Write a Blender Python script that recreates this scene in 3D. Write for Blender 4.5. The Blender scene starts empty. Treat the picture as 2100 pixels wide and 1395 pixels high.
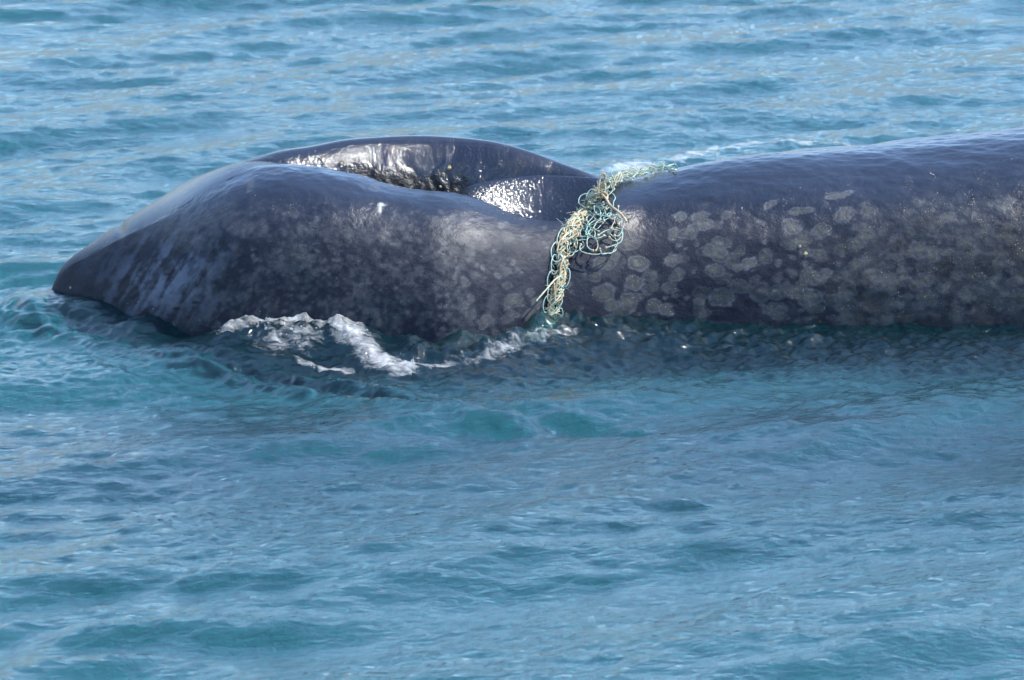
import bpy, math, random
import numpy as np
from mathutils import Vector
from mathutils.bvhtree import BVHTree

random.seed(7)
scene = bpy.context.scene
col = scene.collection

# ------------------------------------------------------------------ camera
PITCH = math.radians(9.0)
DIST = 24.0
FOC = 192.0
CP, SP = math.cos(PITCH), math.sin(PITCH)
CY, CZ = -DIST * CP, DIST * SP
FPX = 2100 * FOC / 36.0                       # focal length in photo pixels
cam_d = bpy.data.cameras.new('camera')
cam = bpy.data.objects.new('camera', cam_d)
col.objects.link(cam)
cam.location = (0, CY, CZ)
cam.rotation_euler = (math.pi / 2 - PITCH, 0, 0)
cam_d.lens = FOC
cam_d.sensor_width = 36.0
cam_d.clip_start = 0.5
cam_d.clip_end = 20000
cam_d.dof.use_dof = True
cam_d.dof.focus_distance = 24.1
cam_d.dof.aperture_fstop = 9.0
scene.camera = cam

# ------------------------------------------------------------------ sky, sun, exposure
SUN = Vector((0.58, 0.0, 0.80)).normalized()
world = bpy.data.worlds.new('World')
scene.world = world
world.use_nodes = True
wn = world.node_tree
wn.nodes.clear()
sky = wn.nodes.new('ShaderNodeTexSky')
sky.sky_type = 'NISHITA'
sky.sun_disc = False
sky.sun_elevation = math.asin(SUN.z)
sky.sun_rotation = math.atan2(SUN.x, SUN.y)
sky.air_density = 1.0
sky.dust_density = 0.3
sky.ozone_density = 3.0
bg = wn.nodes.new('ShaderNodeBackground')
bg.inputs['Strength'].default_value = 0.15
wo = wn.nodes.new('ShaderNodeOutputWorld')
wn.links.new(sky.outputs[0], bg.inputs[0])
wn.links.new(bg.outputs[0], wo.inputs[0])

sun_d = bpy.data.lights.new('sun', 'SUN')
sun_d.energy = 3.6
sun_d.angle = math.radians(0.53)
sun_d.color = (1.0, 0.95, 0.87)
sun = bpy.data.objects.new('sun', sun_d)
sun.rotation_euler = SUN.to_track_quat('Z', 'Y').to_euler()
sun.location = (5, -5, 20)
col.objects.link(sun)

vs = scene.view_settings
vs.view_transform = 'Standard'
vs.look = 'None'
vs.exposure = 1.02
vs.gamma = 1.0

# ------------------------------------------------------------------ helpers
def smooth(a, b, x):
    t = np.clip((x - a) / (b - a), 0, 1)
    return t * t * (3 - 2 * t)

def curve(pts):
    """smooth (Catmull-Rom like) 1-D interpolation through (x, y) pairs"""
    p = np.array(pts, float)
    X, Y = p[:, 0], p[:, 1]
    d = np.gradient(Y, X)
    def f(x):
        x = np.asarray(x, float)
        i = np.clip(np.searchsorted(X, x) - 1, 0, len(X) - 2)
        h = X[i + 1] - X[i]
        t = np.clip((x - X[i]) / h, 0, 1)
        t2, t3 = t * t, t * t * t
        return ((2*t3 - 3*t2 + 1) * Y[i] + (t3 - 2*t2 + t) * h * d[i]
                + (-2*t3 + 3*t2) * Y[i + 1] + (t3 - t2) * h * d[i + 1])
    return f

def hash2(ix, iy, seed):
    h = (ix.astype(np.int64) * 374761393 + iy.astype(np.int64) * 668265263 + seed * 974711) & 0xffffffff
    h = ((h ^ (h >> 13)) * 1274126177) & 0xffffffff
    h = ((h ^ (h >> 16)) * 2246822519) & 0xffffffff
    return ((h >> 8) & 0xffff) / 65535.0

def vnoise(x, y, seed=0):
    ix, iy = np.floor(x), np.floor(y)
    fx, fy = x - ix, y - iy
    fx = fx * fx * fx * (fx * (fx * 6 - 15) + 10)
    fy = fy * fy * fy * (fy * (fy * 6 - 15) + 10)
    a, b = hash2(ix, iy, seed), hash2(ix + 1, iy, seed)
    c, d = hash2(ix, iy + 1, seed), hash2(ix + 1, iy + 1, seed)
    return (a + (b - a) * fx) * (1 - fy) + (c + (d - c) * fx) * fy

def fbm(x, y, seed=0, oct=4, gain=0.5):
    s, a, n = 0, 1.0, 0
    for o in range(oct):
        s = s + a * vnoise(x, y, seed + o * 17)
        n += a
        a *= gain
        x, y = x * 2.03 + 13.7, y * 2.03 + 7.1
    return s / n

def project(x, y, z):
    """world -> photo pixel"""
    dy, dz = y - CY, z - CZ
    d = dy * CP - dz * SP
    up = dy * SP + dz * CP
    return 1050 + FPX * x / d, 697.5 - FPX * up / d

def z_from_v(y, v):
    t = (697.5 - v) / FPX
    return CZ + (y - CY) * (t * CP - SP) / (CP + t * SP)

def on_water(u, v, z=0.0):
    t = (697.5 - v) / FPX
    k = (t * CP - SP) / (CP + t * SP)
    y = CY + (z - CZ) / k
    d = (y - CY) * CP - (z - CZ) * SP
    return (u - 1050) * d / FPX, y

def link_nodes(mat):
    nt = mat.node_tree
    nt.nodes.clear()
    return nt

def N(nt, typ, **kw):
    n = nt.nodes.new(typ)
    for k, v in kw.items():
        if k in n.inputs:
            n.inputs[k].default_value = v
        else:
            setattr(n, k, v)
    return n

def mesh_grid(name, V, nu, nt, closed):
    """V: (nu*nt, 3). quads over the grid; closed wraps the second index"""
    I = np.arange(nu * nt).reshape(nu, nt)
    if closed:
        J = np.concatenate([I, I[:, :1]], 1)
    else:
        J = I
    q = np.stack([J[:-1, :-1], J[1:, :-1], J[1:, 1:], J[:-1, 1:]], -1).reshape(-1, 4)
    return mesh_quads(name, V, q)

def mesh_quads(name, V, q):
    me = bpy.data.meshes.new(name)
    me.vertices.add(len(V))
    me.vertices.foreach_set('co', np.ascontiguousarray(V, np.float32).ravel())
    me.loops.add(q.size)
    me.loops.foreach_set('vertex_index', np.ascontiguousarray(q, np.int32).ravel())
    me.polygons.add(len(q))
    me.polygons.foreach_set('loop_start', np.arange(0, q.size, 4, dtype=np.int32))
    me.polygons.foreach_set('use_smooth', np.ones(len(q), bool))
    me.update(calc_edges=True)
    return me

def attr_f(me, name, a):
    at = me.attributes.new(name, 'FLOAT', 'POINT')
    at.data.foreach_set('value', np.ascontiguousarray(a, np.float32).ravel())

def attr_c(me, name, a):
    at = me.attributes.new(name, 'FLOAT_COLOR', 'POINT')
    b = np.ones((len(a), 4), np.float32)
    b[:, :3] = a
    at.data.foreach_set('color', b.ravel())

# ------------------------------------------------------------------ whale shape (needed by the water too)
XPX = DIST / FPX
# section plan: near waterline y, centre y, half depth below the water
yn_f = curve([(-140, 1.02), (0, 1.02), (60, .98), (100, .89), (150, .75), (230, .53), (300, .35), (360, .20), (440, .07),
              (600, -.05), (800, -.12), (900, -.14), (1000, -.06), (1110, .08), (1200, .18), (1300, .24), (1500, .27), (1800, .25),
              (2100, .2), (3200, .2)])
yc_f = curve([(-140, 1.08), (0, 1.07), (100, 1.03), (300, .92), (500, .80), (900, .72), (1200, .76), (1500, .86), (2100, .98), (3200, 1.05)])
H_f = curve([(-140, .12), (0, .3), (100, .45), (300, .7), (600, .9), (1200, .95), (2100, 1.1), (3200, 1.1)])
# silhouettes in the photograph
nv_f = curve([(-140, 900), (0, 800), (60, 660), (82, 612), (104, 575), (130, 541), (180, 502), (250, 452), (330, 403), (400, 366), (470, 343),
              (550, 334), (620, 338), (680, 346), (740, 360), (800, 377), (850, 388), (905, 393), (960, 402), (1010, 420),
              (1050, 437), (1100, 450), (1150, 452), (1200, 440), (1250, 412), (1330, 372), (1400, 349), (1500, 327), (1600, 312),
              (1800, 297), (1950, 281), (2100, 262), (2300, 240), (2700, 225), (3200, 240)])
sv_f = curve([(-140, 900), (0, 800), (60, 660), (82, 612), (104, 575), (130, 541), (180, 502), (250, 452), (330, 403), (400, 362), (480, 331),
              (560, 311), (640, 300), (700, 288), (780, 281), (860, 278), (940, 282), (1020, 292), (1100, 315), (1160, 338),
              (1210, 354), (1250, 361), (1300, 364), (1360, 352), (1420, 338), (1500, 323), (1600, 311),
              (1800, 296), (1950, 280), (2100, 262), (2300, 240), (2700, 225), (3200, 240)])
mv_f = curve([(400, 380), (700, 392), (860, 398), (905, 393), (950, 385), (1000, 372), (1050, 364), (1100, 360), (1150, 361), (1200, 364),
              (1260, 368), (1400, 349)])

us = np.concatenate([np.arange(28, 2200, 4.0), np.arange(2200, 3201, 20.0)])
nu = len(us)
xs = (us - 1050) * XPX
def u_at(y):                                   # photo column of station x at depth y
    return 1050 + xs * FPX / (DIST + y * CP - .5 * SP)

yn, yc, H = yn_f(us), yc_f(us), H_f(us)
w = yc - yn
nF, nT, nB, nU = 150, 170, 50, 40
thN, thFar = math.radians(58), math.radians(118)
# --- convex (plain back) section
th = np.concatenate([np.linspace(0, thN, nF, endpoint=False), np.linspace(thN, thFar, nT, endpoint=False),
                     np.linspace(thFar, math.pi, nB, endpoint=False)])
EA, EB = 0.92, 0.86
cs = np.sign(np.cos(th)) * np.abs(np.cos(th)) ** EA
sn = np.abs(np.sin(th)) ** EB
Ey = yc[:, None] - w[:, None] * cs[None]
h = np.full(nu, .5)
for it in range(12):                           # height so that the outline meets the silhouette
    ztar = z_from_v(Ey, sv_f(u_at(yc))[:, None])
    slack = np.min(ztar - h[:, None] * sn[None] + 1e3 * (sn[None] < .5), axis=1)
    h += slack * .9
Ez = h[:, None] * sn[None]
# --- section with the blowholes
yN = curve([(300, .5), (480, .50), (700, .44), (900, .40), (1100, .44), (1250, .52), (1400, .6)])(us)
yFf = curve([(300, .70), (480, .70), (600, .84), (750, .95), (900, 1.0), (1050, .98), (1180, .90), (1260, .82), (1400, .8)])(us)
zN = z_from_v(yN, nv_f(u_at(yN)))
zF = z_from_v(yFf, sv_f(u_at(yFf)))
yM = yN + (yFf - yN) * curve([(400, .5), (860, .46), (1000, .54), (1100, .62), (1250, .7), (1400, .7)])(us)
zM = z_from_v(yM, mv_f(u_at(yM)))
pit = curve([(400, .0), (500, .005), (600, .03), (700, .08), (800, .14), (880, .18), (960, .15), (1050, .09), (1130, .05), (1250, .02), (1400, 0)])(us)
mw = smooth(870, 960, us)                       # where the mound exists
pit = pit * 1.35
zpit = np.minimum(zN, zF) - pit
zM = zM * mw + zpit * (1 - mw)
yV1 = yN + (yM - yN) * .40
lip = curve([(400, 0), (520, .01), (700, .06), (870, .11), (960, .06), (1030, .07), (1100, .085), (1180, .04), (1260, .0), (1400, 0)])(us)
zV1 = zN - lip
zV1 = np.minimum(zV1, np.maximum(zN, zM) - .004)
yV2 = yM + (yFf - yM) * .30
zV2 = np.minimum(zM, zF) - pit * .75 * mw - .02 * (1 - mw)
a1 = np.linspace(0, math.pi / 2, nF, endpoint=False)
Xy = [yn[:, None] + (yN - yn)[:, None] * (1 - np.cos(a1) ** .95)[None]]
Xz = [zN[:, None] * (np.sin(a1) ** .80)[None]]
# top: cubic through N, lipback, V1, M, V2, wall, F
yL, zL = yN + (yV1 - yN) * .5, zN - lip * .42
yW, zW = yV2 + (yFf - yV2) * .42, zV2 + (zF - zV2) * .62
P = np.stack([np.stack([a, b], -1) for a, b in
              [(yN, zN), (yL, zL), (yV1, zV1), (yM, zM), (yV2, zV2), (yW, zW), (yFf, zF)]], 1)     # nu,7,2
tau = np.array([0, .12, .25, .5, .65, .82, 1.0])
tan = np.gradient(P, tau, axis=1)
tan[:, 0, 1] = 0
tan[:, 0, 0] = (yL - yN) / .12
tan[:, -1, 1] = 0
tan[:, -1, 0] = (yFf - yW) / .18
tt = np.linspace(0, 1, nT, endpoint=False)
k = np.clip(np.searchsorted(tau, tt, side='right') - 1, 0, 5)
hh = (tau[k + 1] - tau[k])
t = (tt - tau[k]) / hh
t2, t3 = t*t, t*t*t
top = ((2*t3 - 3*t2 + 1)[None, :, None] * P[:, k] + ((t3 - 2*t2 + t) * hh)[None, :, None] * tan[:, k]
       + (-2*t3 + 3*t2)[None, :, None] * P[:, k + 1] + ((t3 - t2) * hh)[None, :, None] * tan[:, k + 1])
Xy.append(top[:, :, 0]); Xz.append(top[:, :, 1])
a2 = np.linspace(0, math.pi / 2, nB, endpoint=False)
yf = yc + w
Xy.append(yFf[:, None] + (yf - yFf)[:, None] * np.sin(a2)[None])
Xz.append(zF[:, None] * (np.cos(a2) ** .9)[None])
Xy = np.concatenate(Xy, 1); Xz = np.concatenate(Xz, 1)
bl = (smooth(300, 610, us) * (1 - smooth(1190, 1330, us)))[:, None]
Sy = Ey * (1 - bl) + Xy * bl
Sz = Ez * (1 - bl) + Xz * bl
# --- below the water
a3 = np.linspace(0, math.pi, nU, endpoint=False)
Uy = yc[:, None] + (w * (1 + 0 * w))[:, None] * (1 + .32 * smooth(250, 600, us)[:, None] * np.sin(a3)[None]) * (np.sign(np.cos(a3)) * np.abs(np.cos(a3)) ** .85)[None]
Uz = -H[:, None] * (np.sin(a3) ** .9)[None]
Sy = np.concatenate([Sy, Uy], 1); Sz = np.concatenate([Sz, Uz], 1)
nt_ = Sy.shape[1]
# tail end sinks and tapers
xe = smooth(2200, 3200, us)[:, None]
tap = 1 - .55 * xe ** 1.5
Sy = yc[:, None] + (Sy - yc[:, None]) * tap
Sz = Sz * tap - .55 * xe ** 2
Sx = np.repeat(xs[:, None], nt_, 1) + smooth(2200, 3200, us)[:, None] * 2.6
# tip closes
tc = smooth(27, 84, us)[:, None] ** .5
Sy = yc[:, None] + (Sy - yc[:, None]) * tc
zt = -.16
Sz = zt + (Sz - zt) * tc
def blur(A, n, axis, wrap):
    for _ in range(n):
        if wrap:
            A = .25 * np.roll(A, 1, axis) + .5 * A + .25 * np.roll(A, -1, axis)
        else:
            B = A.copy()
            B[1:-1] = .25 * A[:-2] + .5 * A[1:-1] + .25 * A[2:]
            A = B
    return A
Sy = blur(blur(Sy, 10, 0, False), 6, 1, True)
Sz = blur(blur(Sz, 10, 0, False), 6, 1, True)
# arc length over the section, for skin patterns
ds = np.hypot(np.diff(Sy, axis=1), np.diff(Sz, axis=1))
S = np.concatenate([np.zeros((nu, 1)), np.cumsum(ds, 1)], 1)
PU, PV = project(Sx, Sy, Sz)
jj = np.arange(nt_)[None, :] + 0 * us[:, None]
flank = np.where(us[:, None] > 1260, jj < nF + nT * .55, jj < nF + 6) * 1.0
wall = np.exp(-((jj - (nF + nT * .72)) / (nT * .14)) ** 2) * (jj > nF) * bl
# normals of the grid
def normals(X, Y, Z):
    A = np.stack([X, Y, Z], -1)
    du = np.gradient(A, axis=0)
    dv = (np.roll(A, -1, 1) - np.roll(A, 1, 1))
    n = np.cross(dv, du)
    n /= np.linalg.norm(n, axis=2, keepdims=True) + 1e-9
    return n
nrm = normals(Sx, Sy, Sz)
if nrm[nu // 2, nF // 2, 1] > 0:
    nrm = -nrm
# --- relief
disp = np.zeros_like(Sx)
fold = fbm(PU / 17 + fbm(PU / 60, PV / 40, 5) * 3, PV / 70 + PU / 90, 21, 3)
fw = wall * np.exp(-((PU - 880) / 150) ** 2)
disp += fw * (fold - .5) * .045
disp += wall * (fbm(Sx * 28, S * 28, 31, 3) - .5) * .004
disp += flank * (fbm(Sx * 9, S * 9, 41, 4) - .5) * .012 * smooth(1350, 900, PU)
disp += flank * (fbm(Sx * 30, S * 30, 43, 3) - .5) * .0035
disp += (jj < nF + nT) * smooth(1250, 1450, PU) * (fbm(Sx * 2.6, S * 5, 47, 4) - .5) * .030
# wrinkles of the snout: slanting shallow folds
q = (PU * .55 + PV * .85) / 26
disp += flank * np.exp(-((PU - 340) / 110) ** 2 - ((PV - 560) / 75) ** 2) * (fbm(q, (PU - PV) / 90, 51, 3) - .5) * .03
# groove the net has cut and the notch on the snout edge
net_u = curve([(350, 1250), (440, 1190), (500, 1160), (600, 1140), (700, 1118)])
disp -= .018 * np.exp(-((PU - net_u(PV)) / 22) ** 2) * (jj < nF + 30) * (PV > 380)
disp -= .012 * np.exp(-((PU - 245) / 10) ** 2 - ((PV - 463) / 22) ** 2)
disp *= (jj < nF + nT + 4)
Sx = Sx + nrm[..., 0] * disp
Sy = Sy + nrm[..., 1] * disp
Sz = Sz + nrm[..., 2] * disp
PU, PV = project(Sx, Sy, Sz)

# --- skin colour (the animal's marks, plus some painted sheen and recess shade)
exec_blotches = []
def blot(u, v, rx, ry, rot=0.0):
    exec_blotches.append((u, v, rx, ry, rot))
for b in [
    # pale round scars behind the net, larger ones first
    (1412,478,24,14,-.2),(1440,462,30,13,-.15),(1470,462,14,11,0),(1395,443,16,9,-.2),(1418,480,17,14,0),(1380,480,13,16,.6),
    (1437,443,24,9,-.2),(1490,442,14,10,-.3),(1330,565,16,13,-.3),(1390,565,16,14,-.3),(1335,590,20,13,-.6),(1375,590,16,13,-.2),
    (1340,628,18,18,-.5),(1365,635,17,15,-.2),(1310,610,11,10,0),(1517,517,19,12,-.7),(1535,540,18,12,-.6),(1512,550,14,10,-.2),
    (1570,527,16,18,.3),(1597,540,9,8,0),(1550,573,10,9,0),(1625,562,7,8,0),(1595,568,9,8,0),(1640,500,24,13,-.35),(1620,502,18,8,-.1),
    (1650,487,20,12,-.3),(1637,462,14,9,-.2),(1652,518,11,10,0),(1680,525,20,12,.3),(1650,542,6,6,0),(1625,528,5,5,0),
    (1780,435,18,15,.2),(1770,418,14,6,-.3),(1640,432,28,9,-.1),(1580,420,16,8,-.5),(1720,400,34,8,-.2),(1610,592,20,16,0),
    (1590,600,22,18,0),(1560,600,26,22,0),(1520,588,24,18,0),(1480,570,22,14,0),(1465,555,22,14,0),(1470,520,30,20,.4),
    (1480,500,22,14,0),(1500,535,20,20,0),(1450,515,22,12,0),(1440,600,20,14,0),(1440,640,24,12,0),
    (1480,610,30,22,.1),(1590,635,30,14,0),(1630,600,16,12,0),(1660,570,20,12,-.3),(1660,610,30,22,0),
    (1310,540,26,16,0),(1380,535,20,15,0),(1400,530,16,12,.1),(1300,580,22,18,0),
    (1240,600,24,22,0),(1255,625,20,14,0),(1290,500,26,14,0),(1258,525,12,14,.3),(1240,540,30,14,0),(1220,560,14,20,0),
    (1245,655,18,10,-.2),(1180,665,14,9,0),(1290,620,22,20,0),(1275,640,18,14,0),
    # in front of the net
    (1085,645,17,10,-.4),(1050,640,18,9,.5),(1040,655,14,8,.2),(1100,622,13,12,.2),(1060,615,20,13,.5),(1045,620,14,10,0),
    (992,664,11,13,.7),(1000,655,10,10,0),(950,635,13,13,0),(960,655,10,8,0),(985,690,9,7,0),(1000,700,8,6,0),(945,695,12,7,0),
    (1015,680,6,5,0),(1090,600,9,9,0),(965,612,12,10,0),(1040,585,11,10,0),(1130,600,8,8,0),(920,690,9,7,0),(1110,660,8,5,0),
    # head
    (425,450,24,16,-.2),(460,440,20,16,.2),(372,482,15,14,-.4),(350,470,14,12,.2),(440,470,10,9,0),(398,492,16,10,0),
    (372,432,7,6,0),(380,505,22,14,0),(410,510,26,14,0),(770,385,14,8,0),(745,382,6,5,0),(512,380,10,16,.3),(560,350,26,6,.1),
    ]:
    blot(b[0], b[1], b[2] * .92, b[3] * .92, b[4])
rng = np.random.default_rng(5)
# crowded scars towards the right, small ones strewn
for i in range(380):
    u = 1240 + 960 * rng.random() ** .75
    v = 400 + 262 * rng.random() ** .6
    dens = .8 * smooth(1560, 1800, u) * smooth(400, 520, v + (u - 1700) * .10) + .18 * smooth(1200, 1300, u) * smooth(560, 640, v)
    if rng.random() < dens:
        r = rng.uniform(6, 22)
        blot(u, v, r, r * rng.uniform(.55, .85), rng.uniform(-.7, .3))
for i in range(170):
    u, v = rng.uniform(1050, 2150), rng.uniform(440, 660)
    r = rng.uniform(1.8, 5)
    blot(u, v, r, r * .8, 0)
for i in range(260):
    u, v = rng.uniform(400, 930), rng.uniform(430, 690)
    r = rng.uniform(2.2, 5)
    blot(u, v, r, r * .85, 0)
for i in range(120):
    u, v = rng.uniform(420, 1050), rng.uniform(430, 690)
    r = rng.uniform(4, 13) * (1 if rng.random() < .6 else .5)
    blot(u, v, r, r * .8, rng.uniform(-1, 1))

flank = blur(flank, 6, 0, False)
fill = np.zeros_like(Sx); ring = np.zeros_like(Sx); core = np.zeros_like(Sx)
wu = (fbm(PU / 16, PV / 16, 61, 3) - .5)
wv = (fbm(PU / 16, PV / 16, 67, 3) - .5)
wu2, wv2 = PU + wu * 13, PV + wv * 10
front = jj < nF + 25
for (u, v, rx, ry, rot) in exec_blotches:
    R = max(rx, ry) * 1.5 + 8
    i0 = int(np.searchsorted(us, u - R - 40)); i1 = int(np.searchsorted(us, u + R + 40))
    if i1 <= i0:
        continue
    sl = (slice(i0, i1), slice(0, nF + 25))
    du, dv = wu2[sl] - u, wv2[sl] - v
    c, s = math.cos(rot), math.sin(rot)
    r = np.sqrt(((du * c + dv * s) / rx) ** 2 + ((-du * s + dv * c) / ry) ** 2)
    px = 2.2 / math.sqrt(rx * ry)
    amp = rng.uniform(.35, 1.0)
    head = .5 if u < 900 else 1.0
    f = smooth(1 + px, 1 - px, r) * amp * head
    g = np.exp(-((r - .90) / max(.10, px * .8)) ** 2) * amp * head
    g2 = smooth(.75, .45, r) * amp * head * (1 if max(rx, ry) > 7 else 0)
    inner = smooth(1.0, .85, r)
    ring[sl] = np.maximum(ring[sl] * (1 - inner * .45), g)
    fill[sl] = np.maximum(fill[sl], f)
    core[sl] = np.maximum(core[sl] * (1 - .6 * (f > .5)), g2)
n1 = fbm(Sx * 5, S * 5, 71, 5, .6)
n2 = fbm(Sx * 22, S * 22, 73, 4, .6)
n3 = fbm(Sx * 60, S * 60, 79, 3, .6)
n4 = fbm(Sx * 2.2, S * 3, 83, 3)
base = np.zeros(Sx.shape + (3,)) + np.array([.017, .021, .035])
def mixc(B, c, f):
    return B + (np.array(c) - B) * np.clip(f, 0, 1)[..., None]
# head mottling
hm = np.exp(-(np.maximum(0, np.abs(PU - 690) - 240) / 120) ** 2) * smooth(395, 500, PV + .12 * (740 - PU)) * flank
base = mixc(base, (.092, .094, .102), hm * smooth(.46, .70, .45 * n2 + .35 * n1 + .30 * n3) * .50)
base = mixc(base, (.13, .122, .11), hm * smooth(.60, .78, .5 * n2 + .5 * n3) * .35)
# slanting pale scrapes on the snout, with blue sheen painted in
q = (PU * .62 + PV * .78)
st = fbm((PU * .85 + PV * .5) / 13, (PU * .5 - PV * .85) / 70, 91, 4)
sm = np.exp(-((PU - 335) / 110) ** 2 - ((PV - 570 - (PU - 335) * -.25) / 75) ** 2) * flank
st = .55 * st + .25 * n2 + .2 * n1
base = mixc(base, (.20, .225, .285), sm * smooth(.42, .62, st) * .85)
# smooth blueish grey between the blowhole and the net
gm = np.exp(-((PU - 1010) / 130) ** 2 - ((PV - 520) / 80) ** 2) * flank
base = mixc(base, (.085, .085, .088), gm * smooth(.3, .7, n1) * .05)
st2 = np.exp(-((PU - 965 - (PV - 480) * .12) / 22) ** 2 - ((PV - 480) / 45) ** 2) * flank
base = mixc(base, (.15, .15, .145), st2 * smooth(.35, .7, n2) * .7)
# crowded grey skin to the right
dr = smooth(1560, 1800, PU + (PV - 560) * .9) * smooth(300, 520, PV + (PU - 1650) * .14) * flank
base = mixc(base, (.047, .050, .058), dr * smooth(.40, .62, .40 * n1 + .38 * n2 + .27 * n3) * .9)
dl = np.exp(-((PU - 1290) / 110) ** 2 - ((PV - 535) / 55) ** 2) * flank
base = mixc(base, (.072, .073, .078), dl * smooth(.53, .60, n1 * .6 + n2 * .4) * .7)
# scars
fade = 1 - .45 * smooth(1600, 1850, PU)
base = mixc(base, (.078, .080, .087), fill * fade * (.35 + .8 * n2))
base = mixc(base, (.20, .203, .21), ring * fade * .42 * (.2 + 1.5 * n3))
base = mixc(base, (.135, .125, .098), core * .5 * (.3 + 1.4 * n3))
# inner wall of the blowhole is a plain dark grey, slightly brown
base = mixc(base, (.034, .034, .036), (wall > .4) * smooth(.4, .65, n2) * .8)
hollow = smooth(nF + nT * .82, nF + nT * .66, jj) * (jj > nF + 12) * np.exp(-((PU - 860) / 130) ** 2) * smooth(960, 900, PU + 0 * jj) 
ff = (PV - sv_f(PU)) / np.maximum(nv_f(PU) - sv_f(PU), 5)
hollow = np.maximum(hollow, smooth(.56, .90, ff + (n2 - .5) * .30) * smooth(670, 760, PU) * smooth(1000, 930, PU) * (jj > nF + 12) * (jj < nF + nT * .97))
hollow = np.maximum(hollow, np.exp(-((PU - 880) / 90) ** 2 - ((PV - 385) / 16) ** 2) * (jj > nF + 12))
base = mixc(base, (.005, .005, .006), hollow * .95)  # black inner skin, with the shade of the recess painted in
# white nick, notch on the snout edge
def nick(B, u, v, ru, rv, c, f=1.0):
    m = np.exp(-(((PU + wu * 6 - u) / ru) ** 2 + ((PV + wv * 6 - v) / rv) ** 2) ** 2) * front
    return mixc(B, c, m * f)
for (u, v, ru, rv) in ((345, 563, 10, 2.5), (466, 568, 4, 3), (444, 579, 4, 4), (400, 622, 9, 4), (362, 632, 7, 3), (686, 654, 12, 3), (520, 600, 5, 2),
                       (596, 655, 6, 2), (640, 520, 4, 2), (560, 560, 4, 2), (760, 655, 6, 3), (450, 622, 6, 2)):
    base = nick(base, u, v, ru, rv, (.004, .005, .007), .9)
base = nick(base, 780, 427, 4, 11, (.6, .58, .52))
base = nick(base, 783, 419, 6, 4, (.6, .58, .52))
base = nick(base, 243, 461, 4, 9, (.5, .42, .36))
base *= ((.68 + .30 * n3) * (1 - .35 * dr * smooth(.52, .64, fbm(Sx * 11, S * 11, 97, 3))))[..., None]
base *= np.array([.92, .98, 1.08])
scar = np.clip(fill + dr * .8 + dl * .5 + core * .3, 0, 1)
gloss = np.clip(smooth(530, 360, PV) + wall * .9 + (jj > nF) * smooth(620, 400, PV), 0, 1) * (1 - .35 * np.clip(fill + dr * .6, 0, 1))

whale_me = mesh_grid('whale', np.stack([Sx, Sy, Sz], -1).reshape(-1, 3), nu, nt_, True)
if whale_me.polygons[(nt_) * (nu // 2) + nF // 2].normal.y > 0:
    whale_me.flip_normals()
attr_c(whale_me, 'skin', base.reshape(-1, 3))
attr_f(whale_me, 'scar', scar)
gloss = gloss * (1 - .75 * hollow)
attr_f(whale_me, 'gloss', gloss)
attr_f(whale_me, 'film', gloss * (1 - np.clip(bl * (jj > nF + nT * .15) * (jj < nF + nT * .95), 0, 1)) * smooth(480, 360, PV))
attr_f(whale_me, 'bead', np.clip(bl * (jj > nF + nT * .2) * (jj < nF + nT * .93), 0, 1))

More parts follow.
